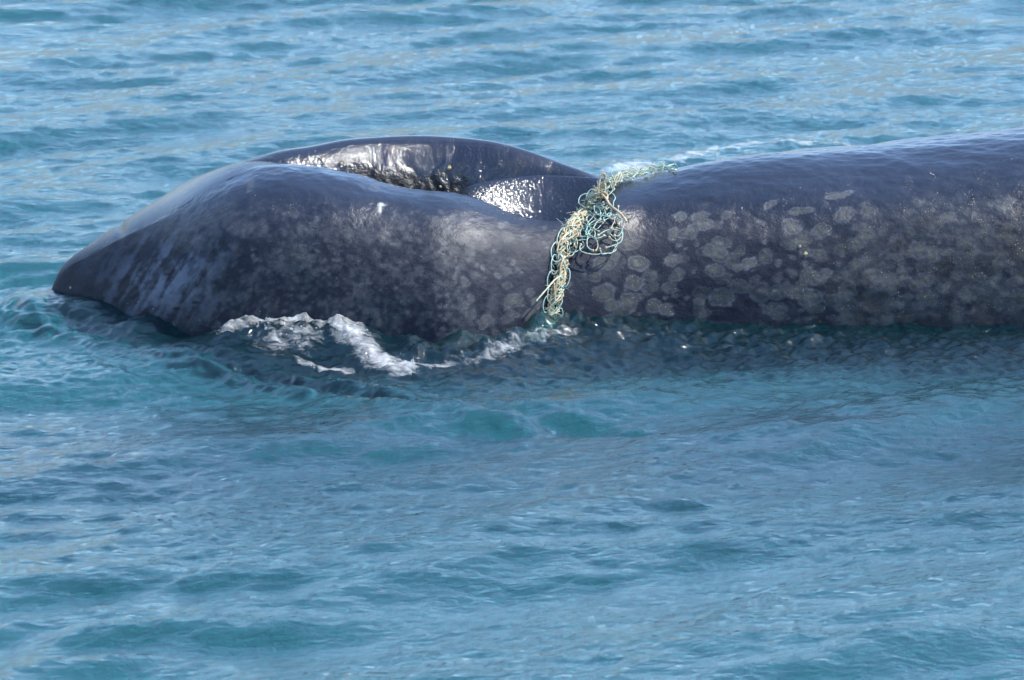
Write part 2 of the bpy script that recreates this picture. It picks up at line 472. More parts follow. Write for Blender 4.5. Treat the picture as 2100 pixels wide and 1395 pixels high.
def whale_material():
    m = bpy.data.materials.new('whale_skin'); m.use_nodes = True
    nt = link_nodes(m)
    L = nt.links.new
    out = N(nt, 'ShaderNodeOutputMaterial')
    b = N(nt, 'ShaderNodeBsdfPrincipled', IOR=1.50)
    a = N(nt, 'ShaderNodeAttribute', attribute_name='skin')
    sc = N(nt, 'ShaderNodeAttribute', attribute_name='scar')
    gl = N(nt, 'ShaderNodeAttribute', attribute_name='gloss')
    tc = N(nt, 'ShaderNodeTexCoord')
    # fine yellowish specks of whale lice within the scars
    vo = N(nt, 'ShaderNodeTexVoronoi', Scale=95.0)
    L(tc.outputs['Object'], vo.inputs['Vector'])
    ns = N(nt, 'ShaderNodeTexNoise', Scale=14.0, Detail=3.0)
    L(tc.outputs['Object'], ns.inputs['Vector'])
    r1 = N(nt, 'ShaderNodeMapRange'); r1.inputs[1].default_value = .28; r1.inputs[2].default_value = .12
    L(vo.outputs['Distance'], r1.inputs[0])
    r2 = N(nt, 'ShaderNodeMapRange'); r2.inputs[1].default_value = .50; r2.inputs[2].default_value = .66
    L(ns.outputs['Fac'], r2.inputs[0])
    sep = N(nt, 'ShaderNodeSeparateColor'); L(vo.outputs['Color'], sep.inputs[0])
    r3 = N(nt, 'ShaderNodeMapRange'); r3.inputs[1].default_value = .45; r3.inputs[2].default_value = .75
    L(sep.outputs[0], r3.inputs[0])
    m1 = N(nt, 'ShaderNodeMath', operation='MULTIPLY'); L(r1.outputs[0], m1.inputs[0]); L(r2.outputs[0], m1.inputs[1])
    m2 = N(nt, 'ShaderNodeMath', operation='MULTIPLY'); L(m1.outputs[0], m2.inputs[0]); L(sc.outputs['Fac'], m2.inputs[1])
    m3 = N(nt, 'ShaderNodeMath', operation='MULTIPLY'); L(m2.outputs[0], m3.inputs[0]); L(r3.outputs[0], m3.inputs[1])
    mx = N(nt, 'ShaderNodeMix', data_type='RGBA')
    L(m3.outputs[0], mx.inputs['Factor']); L(a.outputs['Color'], mx.inputs['A'])
    mx.inputs['B'].default_value = (.42, .35, .19, 1)
    L(mx.outputs['Result'], b.inputs['Base Color'])
    # wetness: roughness from gloss and noise
    nr = N(nt, 'ShaderNodeTexNoise', Scale=9.0, Detail=4.0)
    L(tc.outputs['Object'], nr.inputs['Vector'])
    rr = N(nt, 'ShaderNodeMapRange'); rr.inputs[3].default_value = .62; rr.inputs[4].default_value = .12
    L(gl.outputs['Fac'], rr.inputs[0])
    ra = N(nt, 'ShaderNodeMath', operation='MULTIPLY_ADD'); ra.inputs[1].default_value = .22
    L(nr.outputs['Fac'], ra.inputs[0]); L(rr.outputs[0], ra.inputs[2])
    rs = N(nt, 'ShaderNodeMath', operation='SUBTRACT'); rs.inputs[1].default_value = .14
    L(ra.outputs[0], rs.inputs[0]); L(rs.outputs[0], b.inputs['Roughness'])
    sl = N(nt, 'ShaderNodeMapRange'); sl.inputs[3].default_value = .22; sl.inputs[4].default_value = .95
    L(gl.outputs['Fac'], sl.inputs[0]); L(sl.outputs[0], b.inputs['Specular IOR Level'])
    cw = N(nt, 'ShaderNodeMath', operation='MULTIPLY'); cw.inputs[1].default_value = .8
    fi = N(nt, 'ShaderNodeAttribute', attribute_name='film')
    L(fi.outputs['Fac'], cw.inputs[0]); L(cw.outputs[0], b.inputs['Coat Weight'])
    b.inputs['Coat Roughness'].default_value = .22; b.inputs['Coat IOR'].default_value = 1.5
    # relief
    nb = N(nt, 'ShaderNodeTexNoise', Scale=55.0, Detail=5.0, Roughness=.6)
    L(tc.outputs['Object'], nb.inputs['Vector'])
    nb2 = N(nt, 'ShaderNodeTexNoise', Scale=190.0, Detail=2.0)
    L(tc.outputs['Object'], nb2.inputs['Vector'])
    ad = N(nt, 'ShaderNodeMath', operation='MULTIPLY_ADD'); be = N(nt, 'ShaderNodeAttribute', attribute_name='bead')
    bs = N(nt, 'ShaderNodeMath', operation='MULTIPLY_ADD'); bs.inputs[1].default_value = .0; bs.inputs[2].default_value = .25
    L(be.outputs['Fac'], bs.inputs[0]); L(bs.outputs[0], ad.inputs[1])
    L(nb2.outputs['Fac'], ad.inputs[0]); L(nb.outputs['Fac'], ad.inputs[2])
    ad2 = N(nt, 'ShaderNodeMath', operation='MULTIPLY_ADD'); ad2.inputs[1].default_value = .5
    L(m1.outputs[0], ad2.inputs[0]); L(ad.outputs[0], ad2.inputs[2])
    nb3 = N(nt, 'ShaderNodeTexNoise', Scale=85.0, Detail=1.0); L(tc.outputs['Object'], nb3.inputs['Vector'])
    be3 = N(nt, 'ShaderNodeMath', operation='MULTIPLY'); L(nb3.outputs['Fac'], be3.inputs[0]); L(be.outputs['Fac'], be3.inputs[1])
    ad3 = N(nt, 'ShaderNodeMath', operation='MULTIPLY_ADD'); ad3.inputs[1].default_value = 1.25
    L(be3.outputs[0], ad3.inputs[0]); L(ad2.outputs[0], ad3.inputs[2]); ad2 = ad3
    bp = N(nt, 'ShaderNodeBump', Strength=.55, Distance=.006)
    L(ad2.outputs[0], bp.inputs['Height']); L(bp.outputs[0], b.inputs['Normal'])
    L(b.outputs[0], out.inputs[0])
    return m

whale = bpy.data.objects.new('whale', whale_me)
whale_me.materials.append(whale_material())
col.objects.link(whale)
whale['label'] = 'dark grey scarred whale surfacing with open blowholes and a net around it'
whale['category'] = 'whale'

# ------------------------------------------------------------------ sea
def axis(lo, hi, step, far, grow=1.22):
    a = list(np.arange(lo, hi + 1e-6, step))
    s, p = step, a[-1]
    while p < far:
        s *= grow; p += s; a.append(p)
    s, p, pre = step, a[0], []
    while p > -far:
        s *= grow; p -= s; pre.append(p)
    return np.array(pre[::-1] + a)
gx = axis(-3.0, 3.0, .0095, 6000)
# y: fine near the whale, coarser towards and away from the camera
def dens_axis():
    out, y = [], -7.3
    while y < 16.5:
        out.append(y)
        d = abs(y - .1)
        y += .010 + .014 * float(smooth(.6, 2.2, d)) + .016 * float(smooth(3, 12, d))
    a = out
    s, p = .040, a[-1]
    while p < 6000:
        s *= 1.22; p += s; a.append(p)
    s, p, pre = .040, a[0], []
    while p > -6000:
        s *= 1.22; p -= s; pre.append(p)
    return np.array(pre[::-1] + a)
gy = dens_axis()
WX, WY = np.meshgrid(gx, gy, indexing='ij')
inn = (1 - smooth(3.0, 7, np.abs(WX))) * (1 - smooth(16.5, 22, WY)) * (1 - smooth(7.3, 10, -WY))
rng = np.random.default_rng(11)
Z = np.zeros_like(WX)
CREST = math.radians(38)                        # crest direction, rising to the right going away
def waves(n, l0, l1, amp, spread, main=CREST + math.pi / 2):
    z = np.zeros_like(WX)
    for i in range(n):
        l = math.exp(rng.uniform(math.log(l0), math.log(l1)))
        a = main + rng.normal(0, spread)
        kx, ky = math.cos(a) * 2 * math.pi / l, math.sin(a) * 2 * math.pi / l
        ph = rng.uniform(0, 6.283)
        s = np.sin(WX * kx + WY * ky + ph)
        z += amp * (l / l1) * s
    return z / math.sqrt(n)
big = waves(12, .9, 2.8, .062, .22)
mid = waves(26, .30, .95, .019, .34)
warp = mid * 2.0
small = waves(34, .10, .32, .0062, .9)
tiny = waves(34, .045, .11, .0024, 1.2)
env = fbm(WX * .9 + 3, WY * .5, 101, 3)
env2 = fbm(WX * 1.6 + 9, WY * .8, 107, 3)
Z = big + mid * (.5 + env)
# calm the swell where the whale lies
calm = np.exp(-((WY + .1) / 1.0) ** 2)
Z *= (1 - .6 * calm)
frontz = smooth(-3.2, -.6, WY) * smooth(.9, .2, WY)      # water stirred up on the near side
lap = np.exp(-((WY + .25) / .7) ** 2) * smooth(-1.2, .1, WX)
Z += small * (.4 + 1.1 * env2 + .5 * frontz + .9 * lap) + tiny * (.2 + 1.0 * env + .9 * frontz + 1.2 * lap)
# ---- water disturbed by the whale
U, V = project(WX, WY, np.zeros_like(WX))
WXw = WX + (fbm(WX * 5, WY * 4, 201, 4, .6) - .5) * .16
WYw = WY + (fbm(WX * 5, WY * 4, 211, 4, .6) - .5) * .22
def bump(u, v, ru, rv, rot=0.0, p=2.0):
    """soft hump centred on a point of the water, radii in metres along x and y"""
    x, y = on_water(u, v)
    dx, dy = WXw - x, WYw - y
    c, s = math.cos(rot), math.sin(rot)
    a = ((dx * c + dy * s) / ru) ** 2 + ((-dx * s + dy * c) / rv) ** 2
    return np.exp(-a ** (p / 2))
def ridge(pts, wid, h, back=None):
    """hump along a polyline on the water given in photo pixels"""
    P = [on_water(*p) for p in pts]
    best = np.full(WX.shape, 1e9)
    for (x0, y0), (x1, y1) in zip(P[:-1], P[1:]):
        dx, dy = x1 - x0, y1 - y0
        t = np.clip(((WXw - x0) * dx + (WYw - y0) * dy) / (dx * dx + dy * dy), 0, 1)
        best = np.minimum(best, np.hypot(WXw - x0 - t * dx, WYw - y0 - t * dy))
    return h * np.exp(-(best / wid) ** 2)
rough = fbm(WX * 9, WY * 7, 121, 4, .6)
rough2 = fbm(WX * 22, WY * 16, 127, 3, .6)
D = np.zeros_like(WX)
foam = np.zeros_like(WX)
# bow: water piled up on the snout and flowing over the head
tx, ty = -2.02, 1.0
rt = np.hypot((WX - tx) / 1.0, (WY - ty) / 1.5)
D += .022 * np.exp(-((rt - .26) / .09) ** 2) * (WX < tx + .35)
D += .035 * bump(75, 640, .22, .40) + .05 * bump(112, 632, .13, .30)
D += .017 * np.cos((rt - .26) * 2 * math.pi / .15) * np.exp(-((rt - .45) / .25) ** 2) * smooth(.2, -.3, WX - tx)
D += .085 * bump(215, 650, .22, .26, -.9)
D += .06 * bump(300, 680, .16, .20, -.9)
# wake lines leaving the snout down to the right
D += ridge([(30, 640), (160, 690), (420, 760), (700, 820), (1100, 880)], .10, .035)
D -= ridge([(100, 650), (300, 716), (560, 776), (900, 838), (1300, 880)], .09, .035)
D += ridge([(230, 690), (420, 730), (640, 775), (900, 815)], .07, .022)
# foaming heap in front of the head
D += .075 * bump(520, 700, .24, .22, -.12, 2.4) * (.55 + .9 * rough)
D += .06 * bump(640, 715, .26, .16, -.2) * (.55 + .9 * rough)
D += ridge([(560, 690), (640, 700), (720, 712), (770, 735), (830, 756)], .12, .035) * (.4 + 1.2 * rough)
D += .035 * bump(745, 712, .12, .18, -.1, 3) * (.8 + .4 * rough)
D -= .05 * bump(850, 705, .10, .16)
D += ridge([(830, 700), (870, 735), (960, 735), (1060, 715), (1120, 700)], .07, .05) * (.4 + 1.1 * rough2)
D += ridge([(1100, 690), (1250, 672), (1500, 664), (1800, 668), (2120, 676)], .14, .045) * (.1 + 1.6 * rough)
D += ridge([(1180, 668), (1330, 660), (1460, 660)], .08, .04) * (.2 + 1.5 * rough2)
D += ridge([(1150, 700), (1500, 690), (2150, 700)], .50, .035)
chop = np.exp(-((V - 700) / 55) ** 2) * smooth(820, 1000, U)
D += chop * (fbm(WX * 9, WY * 6, 131, 4, .65) - .5) * .055
heap = np.exp(-((V - 705) / 32) ** 2 - ((U - 640) / 210) ** 2)
D += heap * (fbm(WX * 14, WY * 9, 141, 4, .6) - .5) * .04
D += np.exp(-((V - 770) / 60) ** 2) * (fbm(WX * 4 + WY * 2, WY * 5, 137, 4, .6) - .5) * .04
# far side wash behind the net
D += ridge([(1250, 345), (1400, 330), (1560, 300), (1680, 292)], .25, .03) * (.3 + 1.2 * rough)
Z = Z * inn + D * inn
# ---- foam
def fadd(f, amt):
    global foam
    foam = np.maximum(foam, f * amt)
fadd(bump(540, 698, .30, .34, -.12), .60)
fadd(bump(480, 705, .14, .20, -.1), .60)
fadd(bump(590, 722, .34, .30, -.1), .56)
fadd(ridge([(540, 690), (640, 702), (720, 714), (770, 737), (830, 758)], .13, 1.0), .66)
fadd(ridge([(620, 742), (720, 750)], .07, 1.0), .6)
fadd(ridge([(830, 750), (960, 742), (1060, 722), (1180, 700)], .12, 1.0), .52)
fadd(ridge([(1080, 735), (1150, 715), (1300, 695), (1420, 690)], .20, 1.0), .40)
fadd(ridge([(1400, 700), (1600, 690), (1750, 700)], .25, 1.0), .34)
fadd(ridge([(1250, 352), (1330, 340)], .16, 1.0), .62)
fadd(ridge([(1380, 335), (1500, 306), (1570, 296), (1660, 296)], .16, 1.0), .56)
fadd(ridge([(1640, 298), (1800, 288), (1950, 270)], .10, 1.0), .5)
foam *= inn
sea_me = mesh_grid('sea', np.stack([WX, WY, Z], -1).reshape(-1, 3), len(gx), len(gy), False)
if sea_me.polygons[0].normal.z < 0:
    sea_me.flip_normals()
attr_f(sea_me, 'foam', foam)

def sea_material():
    m = bpy.data.materials.new('sea_water'); m.use_nodes = True
    nt = link_nodes(m)
    L = nt.links.new
    out = N(nt, 'ShaderNodeOutputMaterial')
    tc = N(nt, 'ShaderNodeTexCoord')
    dif = N(nt, 'ShaderNodeBsdfDiffuse'); dif.inputs['Color'].default_value = (.010, .062, .082, 1)
    rf = N(nt, 'ShaderNodeBsdfRefraction', IOR=1.33, Roughness=.5); rf.inputs['Color'].default_value = (.45, .85, .90, 1)
    gls = N(nt, 'ShaderNodeBsdfGlossy', Roughness=.04); gls.inputs['Color'].default_value = (1, 1, 1, 1)
    fr = N(nt, 'ShaderNodeFresnel', IOR=1.48)
    body = N(nt, 'ShaderNodeMixShader'); body.inputs[0].default_value = .84
    L(dif.outputs[0], body.inputs[1]); L(rf.outputs[0], body.inputs[2])
    b = N(nt, 'ShaderNodeMixShader')
    L(fr.outputs[0], b.inputs[0]); L(body.outputs[0], b.inputs[1]); L(gls.outputs[0], b.inputs[2])
    mp = N(nt, 'ShaderNodeMapping', vector_type='TEXTURE'); mp.inputs['Scale'].default_value = (1.8, 1, 1); mp.inputs['Rotation'].default_value = (0, 0, .5)
    L(tc.outputs['Object'], mp.inputs['Vector'])
    n1 = N(nt, 'ShaderNodeTexNoise', Scale=21.0, Detail=4.0, Roughness=.6, Distortion=.4)
    L(mp.outputs[0], n1.inputs['Vector'])
    bp = N(nt, 'ShaderNodeBump', Strength=1.0, Distance=.0098)
    L(n1.outputs['Fac'], bp.inputs['Height'])
    for nd in (dif, rf, gls, fr):
        L(bp.outputs[0], nd.inputs['Normal'])
    # foam: white bubbles where the water was churned
    fa = N(nt, 'ShaderNodeAttribute', attribute_name='foam')
    n2 = N(nt, 'ShaderNodeTexNoise', Scale=17.0, Detail=9.0, Roughness=.80, Distortion=.6)
    mp2 = N(nt, 'ShaderNodeMapping', vector_type='TEXTURE'); mp2.inputs['Scale'].default_value = (1.8, 1, 1); mp2.inputs['Rotation'].default_value = (0, 0, -.6)
    L(tc.outputs['Object'], mp2.inputs['Vector']); L(mp2.outputs[0], n2.inputs['Vector'])
    ad = N(nt, 'ShaderNodeMath', operation='ADD'); L(fa.outputs['Fac'], ad.inputs[0]); L(n2.outputs['Fac'], ad.inputs[1])
    mr = N(nt, 'ShaderNodeMapRange'); mr.inputs[1].default_value = .97; mr.inputs[2].default_value = 1.40
    mr.inputs[4].default_value = .70
    L(ad.outputs[0], mr.inputs[0])
    f = N(nt, 'ShaderNodeBsdfPrincipled', Roughness=.5)
    f.inputs['Base Color'].default_value = (.90, .92, .94, 1)
    vo = N(nt, 'ShaderNodeTexVoronoi', Scale=70.0)
    L(tc.outputs['Object'], vo.inputs['Vector'])
    bp2 = N(nt, 'ShaderNodeBump', Strength=.3, Distance=.004)
    L(vo.outputs['Distance'], bp2.inputs['Height']); L(bp2.outputs[0], f.inputs['Normal'])
    mx = N(nt, 'ShaderNodeMixShader')
    L(mr.outputs[0], mx.inputs[0]); L(b.outputs[0], mx.inputs[1]); L(f.outputs[0], mx.inputs[2])
    L(mx.outputs[0], out.inputs[0])
    return m
sea = bpy.data.objects.new('sea', sea_me)
sea_me.materials.append(sea_material())
col.objects.link(sea)
sea['kind'] = 'structure'

# sea floor far below, seen only as the dim colour under the surface
bed_me = bpy.data.meshes.new('seabed')
bed_me.from_pydata([(-7000, -7000, -2.6), (7000, -7000, -2.6), (7000, 7000, -2.6), (-7000, 7000, -2.6)], [], [(0, 1, 2, 3)])
bm_ = bpy.data.materials.new('seabed_sand'); bm_.use_nodes = True
nt = link_nodes(bm_)
o_ = N(nt, 'ShaderNodeOutputMaterial'); d_ = N(nt, 'ShaderNodeBsdfDiffuse')
n_ = N(nt, 'ShaderNodeTexNoise', Scale=.4, Detail=3.0)
c_ = N(nt, 'ShaderNodeValToRGB')
c_.color_ramp.elements[0].color = (.078, .196, .222, 1); c_.color_ramp.elements[1].color = (.11, .25, .275, 1)
tc_ = N(nt, 'ShaderNodeTexCoord')
nt.links.new(tc_.outputs['Object'], n_.inputs['Vector']); nt.links.new(n_.outputs['Fac'], c_.inputs[0])
nt.links.new(c_.outputs[0], d_.inputs[0]); nt.links.new(d_.outputs[0], o_.inputs[0])
bed_me.materials.append(bm_)
bed = bpy.data.objects.new('seabed', bed_me); col.objects.link(bed); bed['kind'] = 'structure'

# dry hills round the bay, far out
hx = np.linspace(-5000, 5000, 161); hy = np.linspace(0, 900, 31)
HX, HY = np.meshgrid(hx, hy, indexing='ij')
HZ = (40 + 110 * fbm(HX / 700, HY / 500, 301, 4)) * np.sin(np.clip(HY / 700, 0, 1) * math.pi / 2) - 4
R_ = 550 + HY * .5
hill_me = mesh_grid('hills', np.stack([R_ * np.sin(HX / 3000), R_ * np.cos(HX / 3000), HZ], -1).reshape(-1, 3), 161, 31, False)
if hill_me.polygons[0].normal.z < 0:
    hill_me.flip_normals()
hm_ = bpy.data.materials.new('dry_hillside'); hm_.use_nodes = True
nt = link_nodes(hm_)
o_ = N(nt, 'ShaderNodeOutputMaterial'); d_ = N(nt, 'ShaderNodeBsdfPrincipled', Roughness=.9)
n_ = N(nt, 'ShaderNodeTexNoise', Scale=.012, Detail=6.0); tc_ = N(nt, 'ShaderNodeTexCoord')
c_ = N(nt, 'ShaderNodeValToRGB')
c_.color_ramp.elements[0].color = (.10, .10, .05, 1); c_.color_ramp.elements[1].color = (.26, .21, .13, 1)
nt.links.new(tc_.outputs['Object'], n_.inputs['Vector']); nt.links.new(n_.outputs['Fac'], c_.inputs[0])
nt.links.new(c_.outputs[0], d_.inputs['Base Color']); nt.links.new(d_.outputs[0], o_.inputs[0])
hill_me.materials.append(hm_)
hills = bpy.data.objects.new('hills', hill_me); col.objects.link(hills); hills['kind'] = 'structure'

# ------------------------------------------------------------------ fishing net caught round the whale
bvh = BVHTree.FromPolygons([v.co[:] for v in whale_me.vertices], [p.vertices[:] for p in whale_me.polygons])
cam_p = Vector((0, CY, CZ))
def cast(u, v):
    d = Vector(((u - 1050) / FPX, CP + SP * (697.5 - v) / FPX, -SP + CP * (697.5 - v) / FPX)).normalized()
    h_ = bvh.ray_cast(cam_p, d)
    if h_[0] is None and v < 420:                # just past the outline: take the skin right below
        return cast(u, v + 4)
    return (h_[0], h_[1]) if h_[0] is not None else (None, None)
def cast_down(x, y):
    h_ = bvh.ray_cast(Vector((x, y, 4)), Vector((0, 0, -1)))
    return h_[0], h_[1]
def spline(pts, n):
    P = [Vector(p) for p in pts]
    P = [P[0] * 2 - P[1]] + P + [P[-1] * 2 - P[-2]]
    out = []
    for i in range(1, len(P) - 2):
        for j in range(n):
            t = j / n
            a, b, c, d = P[i-1], P[i], P[i+1], P[i+2]
            out.append(.5 * ((2*b) + (c - a) * t + (2*a - 5*b + 4*c - d) * t*t + (3*b - a - 3*c + d) * t*t*t))
    out.append(P[-2])
    return out
def tube(name, pts, rad, mat, parent, sides=6, ply=True):
    V, F = [], []
    up = Vector((.3, .2, .93))
    n = len(pts)
    for i, p in enumerate(pts):
        t = (pts[min(i + 1, n - 1)] - pts[max(i - 1, 0)])
        t = t.normalized() if t.length > 1e-9 else Vector((1, 0, 0))
        a = t.cross(up)
        if a.length < 1e-3: a = t.cross(Vector((1, 0, 0)))
        a.normalize(); b = t.cross(a)
        r_ = rad * (1 + (.16 * math.sin(i * 2.1) if ply else 0))
        for k_ in range(sides):
            g = 2 * math.pi * k_ / sides
            V.append(p + (a * math.cos(g) + b * math.sin(g)) * r_)
    for i in range(n - 1):
        for k_ in range(sides):
            F.append((i*sides + k_, i*sides + (k_+1) % sides, (i+1)*sides + (k_+1) % sides, (i+1)*sides + k_))
    F.append(tuple(range(sides))[::-1]); F.append(tuple((n-1)*sides + k_ for k_ in range(sides)))
    me = bpy.data.meshes.new(name)
    me.from_pydata([v[:] for v in V], [], F)
    me.polygons.foreach_set('use_smooth', [True] * len(F))
    me.materials.append(mat)
    o = bpy.data.objects.new(name, me); col.objects.link(o); o.parent = parent
    o.matrix_parent_inverse = parent.matrix_world.inverted()
    return o
def twine_mat(name, c0, c1, rough):
    m = bpy.data.materials.new(name); m.use_nodes = True
    nt = link_nodes(m); L = nt.links.new
    o = N(nt, 'ShaderNodeOutputMaterial'); b = N(nt, 'ShaderNodeBsdfPrincipled', Roughness=rough)
    tc = N(nt, 'ShaderNodeTexCoord')
    n = N(nt, 'ShaderNodeTexNoise', Scale=38.0, Detail=3.0); L(tc.outputs['Object'], n.inputs['Vector'])
    c = N(nt, 'ShaderNodeValToRGB'); c.color_ramp.elements[0].color = c0 + (1,); c.color_ramp.elements[1].color = c1 + (1,)
    c.color_ramp.elements[0].position = .38; c.color_ramp.elements[1].position = .66
    L(n.outputs['Fac'], c.inputs[0]); L(c.outputs[0], b.inputs['Base Color'])
    n2 = N(nt, 'ShaderNodeTexNoise', Scale=400.0); L(tc.outputs['Object'], n2.inputs['Vector'])
    bp = N(nt, 'ShaderNodeBump', Strength=.6, Distance=.002); L(n2.outputs['Fac'], bp.inputs['Height']); L(bp.outputs[0], b.inputs['Normal'])
    L(b.outputs[0], o.inputs[0])
    return m
TEAL = twine_mat('green_twine', (.20, .39, .36), (.40, .53, .45), .35)
TEAL2 = twine_mat('pale_green_twine', (.36, .45, .36), (.60, .56, .40), .4)
BEIGE = twine_mat('tan_cord', (.36, .27, .16), (.55, .46, .31), .6)
rnd = random.Random(3)
base_p, _ = cast(1118, 690)
net = bpy.data.objects.new('fishing_net', None); net.empty_display_size = .2
net.location = base_p; col.objects.link(net)
bpy.context.view_layer.update()
net['label'] = 'tangled green and tan fishing net cinched around the whale behind its blowholes'
net['category'] = 'fishing net'

band_px = [(1096,745),(1104,718),(1112,694),(1122,665),(1130,640),(1138,610),(1143,580),(1148,550),(1154,520),(1163,490),(1178,465),
           (1198,440),(1218,415),(1238,395),(1260,378),(1288,365),(1318,356),(1348,350),(1375,346)]
BC, BN = [], []
for p in band_px:
    a, b = cast(*p)
    BC.append(a); BN.append(b)
lx = BC[-1]
for i in range(1, 9):                            # on over the back and down the far side
    a, b = cast_down(lx.x + .012 * i, lx.y + .085 * i)
    if a is not None:
        BC.append(a); BN.append(b)
CC = spline(BC, 10); CN = spline(BN, 10)
nb = len(CC)
half = curve([(0, .034), (40, .030), (90, .030), (115, .038), (140, .034), (165, .024), (300, .022)])
def band_pt(i, side, up):
    i = min(max(i, 0), nb - 1)
    t = (CC[min(i+1, nb-1)] - CC[max(i-1, 0)]).normalized()
    n = CN[i].normalized()
    s_ = t.cross(n).normalized()
    return CC[i] + s_ * side + n * up
# long strands twisting along the band
for q in range(16):
    f, ph, f2, ph2 = rnd.uniform(.10, .32), rnd.uniform(0, 6.3), rnd.uniform(.06, .2), rnd.uniform(0, 6.3)
    i0 = rnd.choice([0, 0, 0, rnd.randint(0, 60)]); i1 = nb - 1 if q in (9, 13) else rnd.randint(125, 162)
    pts = []
    for i in range(i0, i1):
        w_ = float(half(i)) * rnd.uniform(.85, 1.1)
        pts.append(band_pt(i, w_ * (.75 * math.sin(f * i + ph) + .3 * math.sin(f2 * i * 2.3 + ph2)), .010 + .016 * (.5 + .5 * math.cos(f * i + ph)) + .006 * math.sin(f2 * i + ph2)))
    if q % 16 < 6:
        tube('cord', pts[:max(20, 135 - i0)], .0042, BEIGE, net)
    else:
        tube('twine', pts, rnd.choice([.0020, .0027]), rnd.choice([TEAL, TEAL2, TEAL2]), net)
# tight wrappings across the band
for q in range(46):
    i = rnd.randint(6, 150)
    w_ = float(half(i)) * rnd.uniform(.8, 1.25)
    d = rnd.uniform(-9, 9)
    pts = [band_pt(int(i + d * k_), w_ * k_, .006 + .026 * (1 - k_ * k_) + rnd.uniform(0, .004)) for k_ in (-1.0, -.6, -.2, .2, .6, 1.0)]
    tube('wrapping', spline(pts, 4), rnd.choice([.0024, .0036]), rnd.choice([TEAL, TEAL2, TEAL2, BEIGE, BEIGE]), net)
# slack bights standing off the left edge
for i, w_ in ((32, .030), (44, .034), (52, .026), (60, .036), (70, .030), (78, .034), (88, .022), (22, .024), (38, -.026), (64, -.024), (84, -.03), (14, .02)):
    sg = -1
    a0, a1 = i - 4, i + 4
    e = float(half(i)) * .6
    def sd(k_): return sg * (e + k_) if w_ > 0 else -sg * (e + k_)
    W = abs(w_)
    pts = [band_pt(a0, sd(-.01), .012), band_pt(a0 - 2, sd(W * .7), .022), band_pt(i, sd(W * 1.15), .026), band_pt(a1 + 2, sd(W * .7), .022), band_pt(a1, sd(-.01), .012)]
    tube('bight', spline(pts, 5), .0026, rnd.choice([TEAL, TEAL2]), net)
# loops given by points over the skin: (u, v, stand-off in metres)
def px_path(pts):
    out = []
    for (u, v, up) in pts:
        a, b = cast(u, v)
        if a is None: continue
        to = (cam_p - a).normalized()
        out.append(a + to * up)
    return out
def ell(u, v, ru, rv, a0, a1, up, tilt=0.0, n=9):
    P_ = []
    for k_ in range(n):
        g = math.radians(a0 + (a1 - a0) * k_ / (n - 1))
        jr = rnd.uniform(.82, 1.18)
        du, dv = ru * math.cos(g) * jr, rv * math.sin(g) * jr
        P_.append((u + du * math.cos(tilt) - dv * math.sin(tilt), v + du * math.sin(tilt) + dv * math.cos(tilt), up * (.45 + .55 * abs(math.sin(g * .5 + .4)))))
    return P_
knots = []
for (u, v, ru, rv, a0, a1, up, tl) in [
    (1222,508,36,15,-20,200,.05,.05),(1205,500,26,16,150,400,.04,.2),(1252,488,26,17,-140,120,.06,-.3),(1246,500,18,22,-100,140,.05,.2),
    (1266,462,14,20,-120,110,.06,0),(1255,452,18,13,150,380,.05,.3),(1205,462,16,24,-120,130,.05,.4),(1222,470,20,18,30,260,.05,.2),
    (1190,478,18,16,-60,200,.05,-.4),(1212,440,20,16,100,380,.05,.2),(1236,430,18,14,-100,180,.06,.3),(1200,412,12,14,60,330,.06,0),
    (1214,402,12,14,90,400,.06,.3),(1228,410,16,12,-30,240,.05,.2),(1246,410,14,18,-120,100,.06,0),(1256,432,14,16,-60,190,.05,.5),
    (1180,500,16,18,-60,160,.05,.3),(1238,462,22,14,-170,60,.06,-.4),(1218,490,14,22,80,300,.05,.2),(1194,450,14,20,60,300,.05,.4),
    (1262,480,14,14,-80,150,.05,0),(1230,446,26,10,0,250,.05,-.5),(1208,425,22,8,-20,220,.05,-.6),(1240,395,18,9,20,330,.06,-.5)]:
    lp = px_path(ell(u, v, ru, rv, a0, a1, up, tl))
    tube('loop', spline(lp, 4), rnd.choice([.0018, .0023]), rnd.choice([TEAL, TEAL, TEAL2]), net)
    knots += [lp[0], lp[-1]]
for q in range(24):                              # slack meshes between the band and the loops
    u0, v0 = rnd.uniform(1178, 1262), 0
    v0 = 455 - (u0 - 1178) * .62 + rnd.uniform(-14, 50)
    u1, v1 = u0 + rnd.uniform(-34, 34), v0 + rnd.uniform(-26, 30)
    um, vm = (u0 + u1) / 2 + rnd.uniform(-14, 14), (v0 + v1) / 2 + rnd.uniform(-12, 14)
    pts = px_path([(u0, v0, .02), ((u0 + um) / 2 + rnd.uniform(-5, 5), (v0 + vm) / 2, .04), (um, vm, rnd.uniform(.03, .07)), ((u1 + um) / 2, (v1 + vm) / 2 + rnd.uniform(-5, 5), .04), (u1, v1, .02)])
    if len(pts) > 2:
        tube('twine', spline(pts, 4), rnd.choice([.0019, .0025]), rnd.choice([TEAL, TEAL, TEAL2]), net)
        if q % 2: knots.append(pts[-1])
for q in range(26):                              # fraying along the part that goes over the back
    i = rnd.randint(128, 166); w_ = rnd.uniform(-1.2, 1.2) * .035
    pts = [band_pt(i, w_, .01), band_pt(i + 4, w_ + rnd.uniform(-.03, .03), rnd.uniform(.02, .055)), band_pt(i + 9, -w_ * .4 + rnd.uniform(-.03, .03), rnd.uniform(.02, .05)), band_pt(i + 13, rnd.uniform(-.05, .05), .01)]
    tube('twine', spline(pts, 4), rnd.choice([.0018, .0024]), rnd.choice([TEAL, TEAL2, TEAL2]), net)
for q in range(18):
    pts = [band_pt(rnd.randint(20, 150), rnd.uniform(-.02, .02), .03)]
    knots += pts
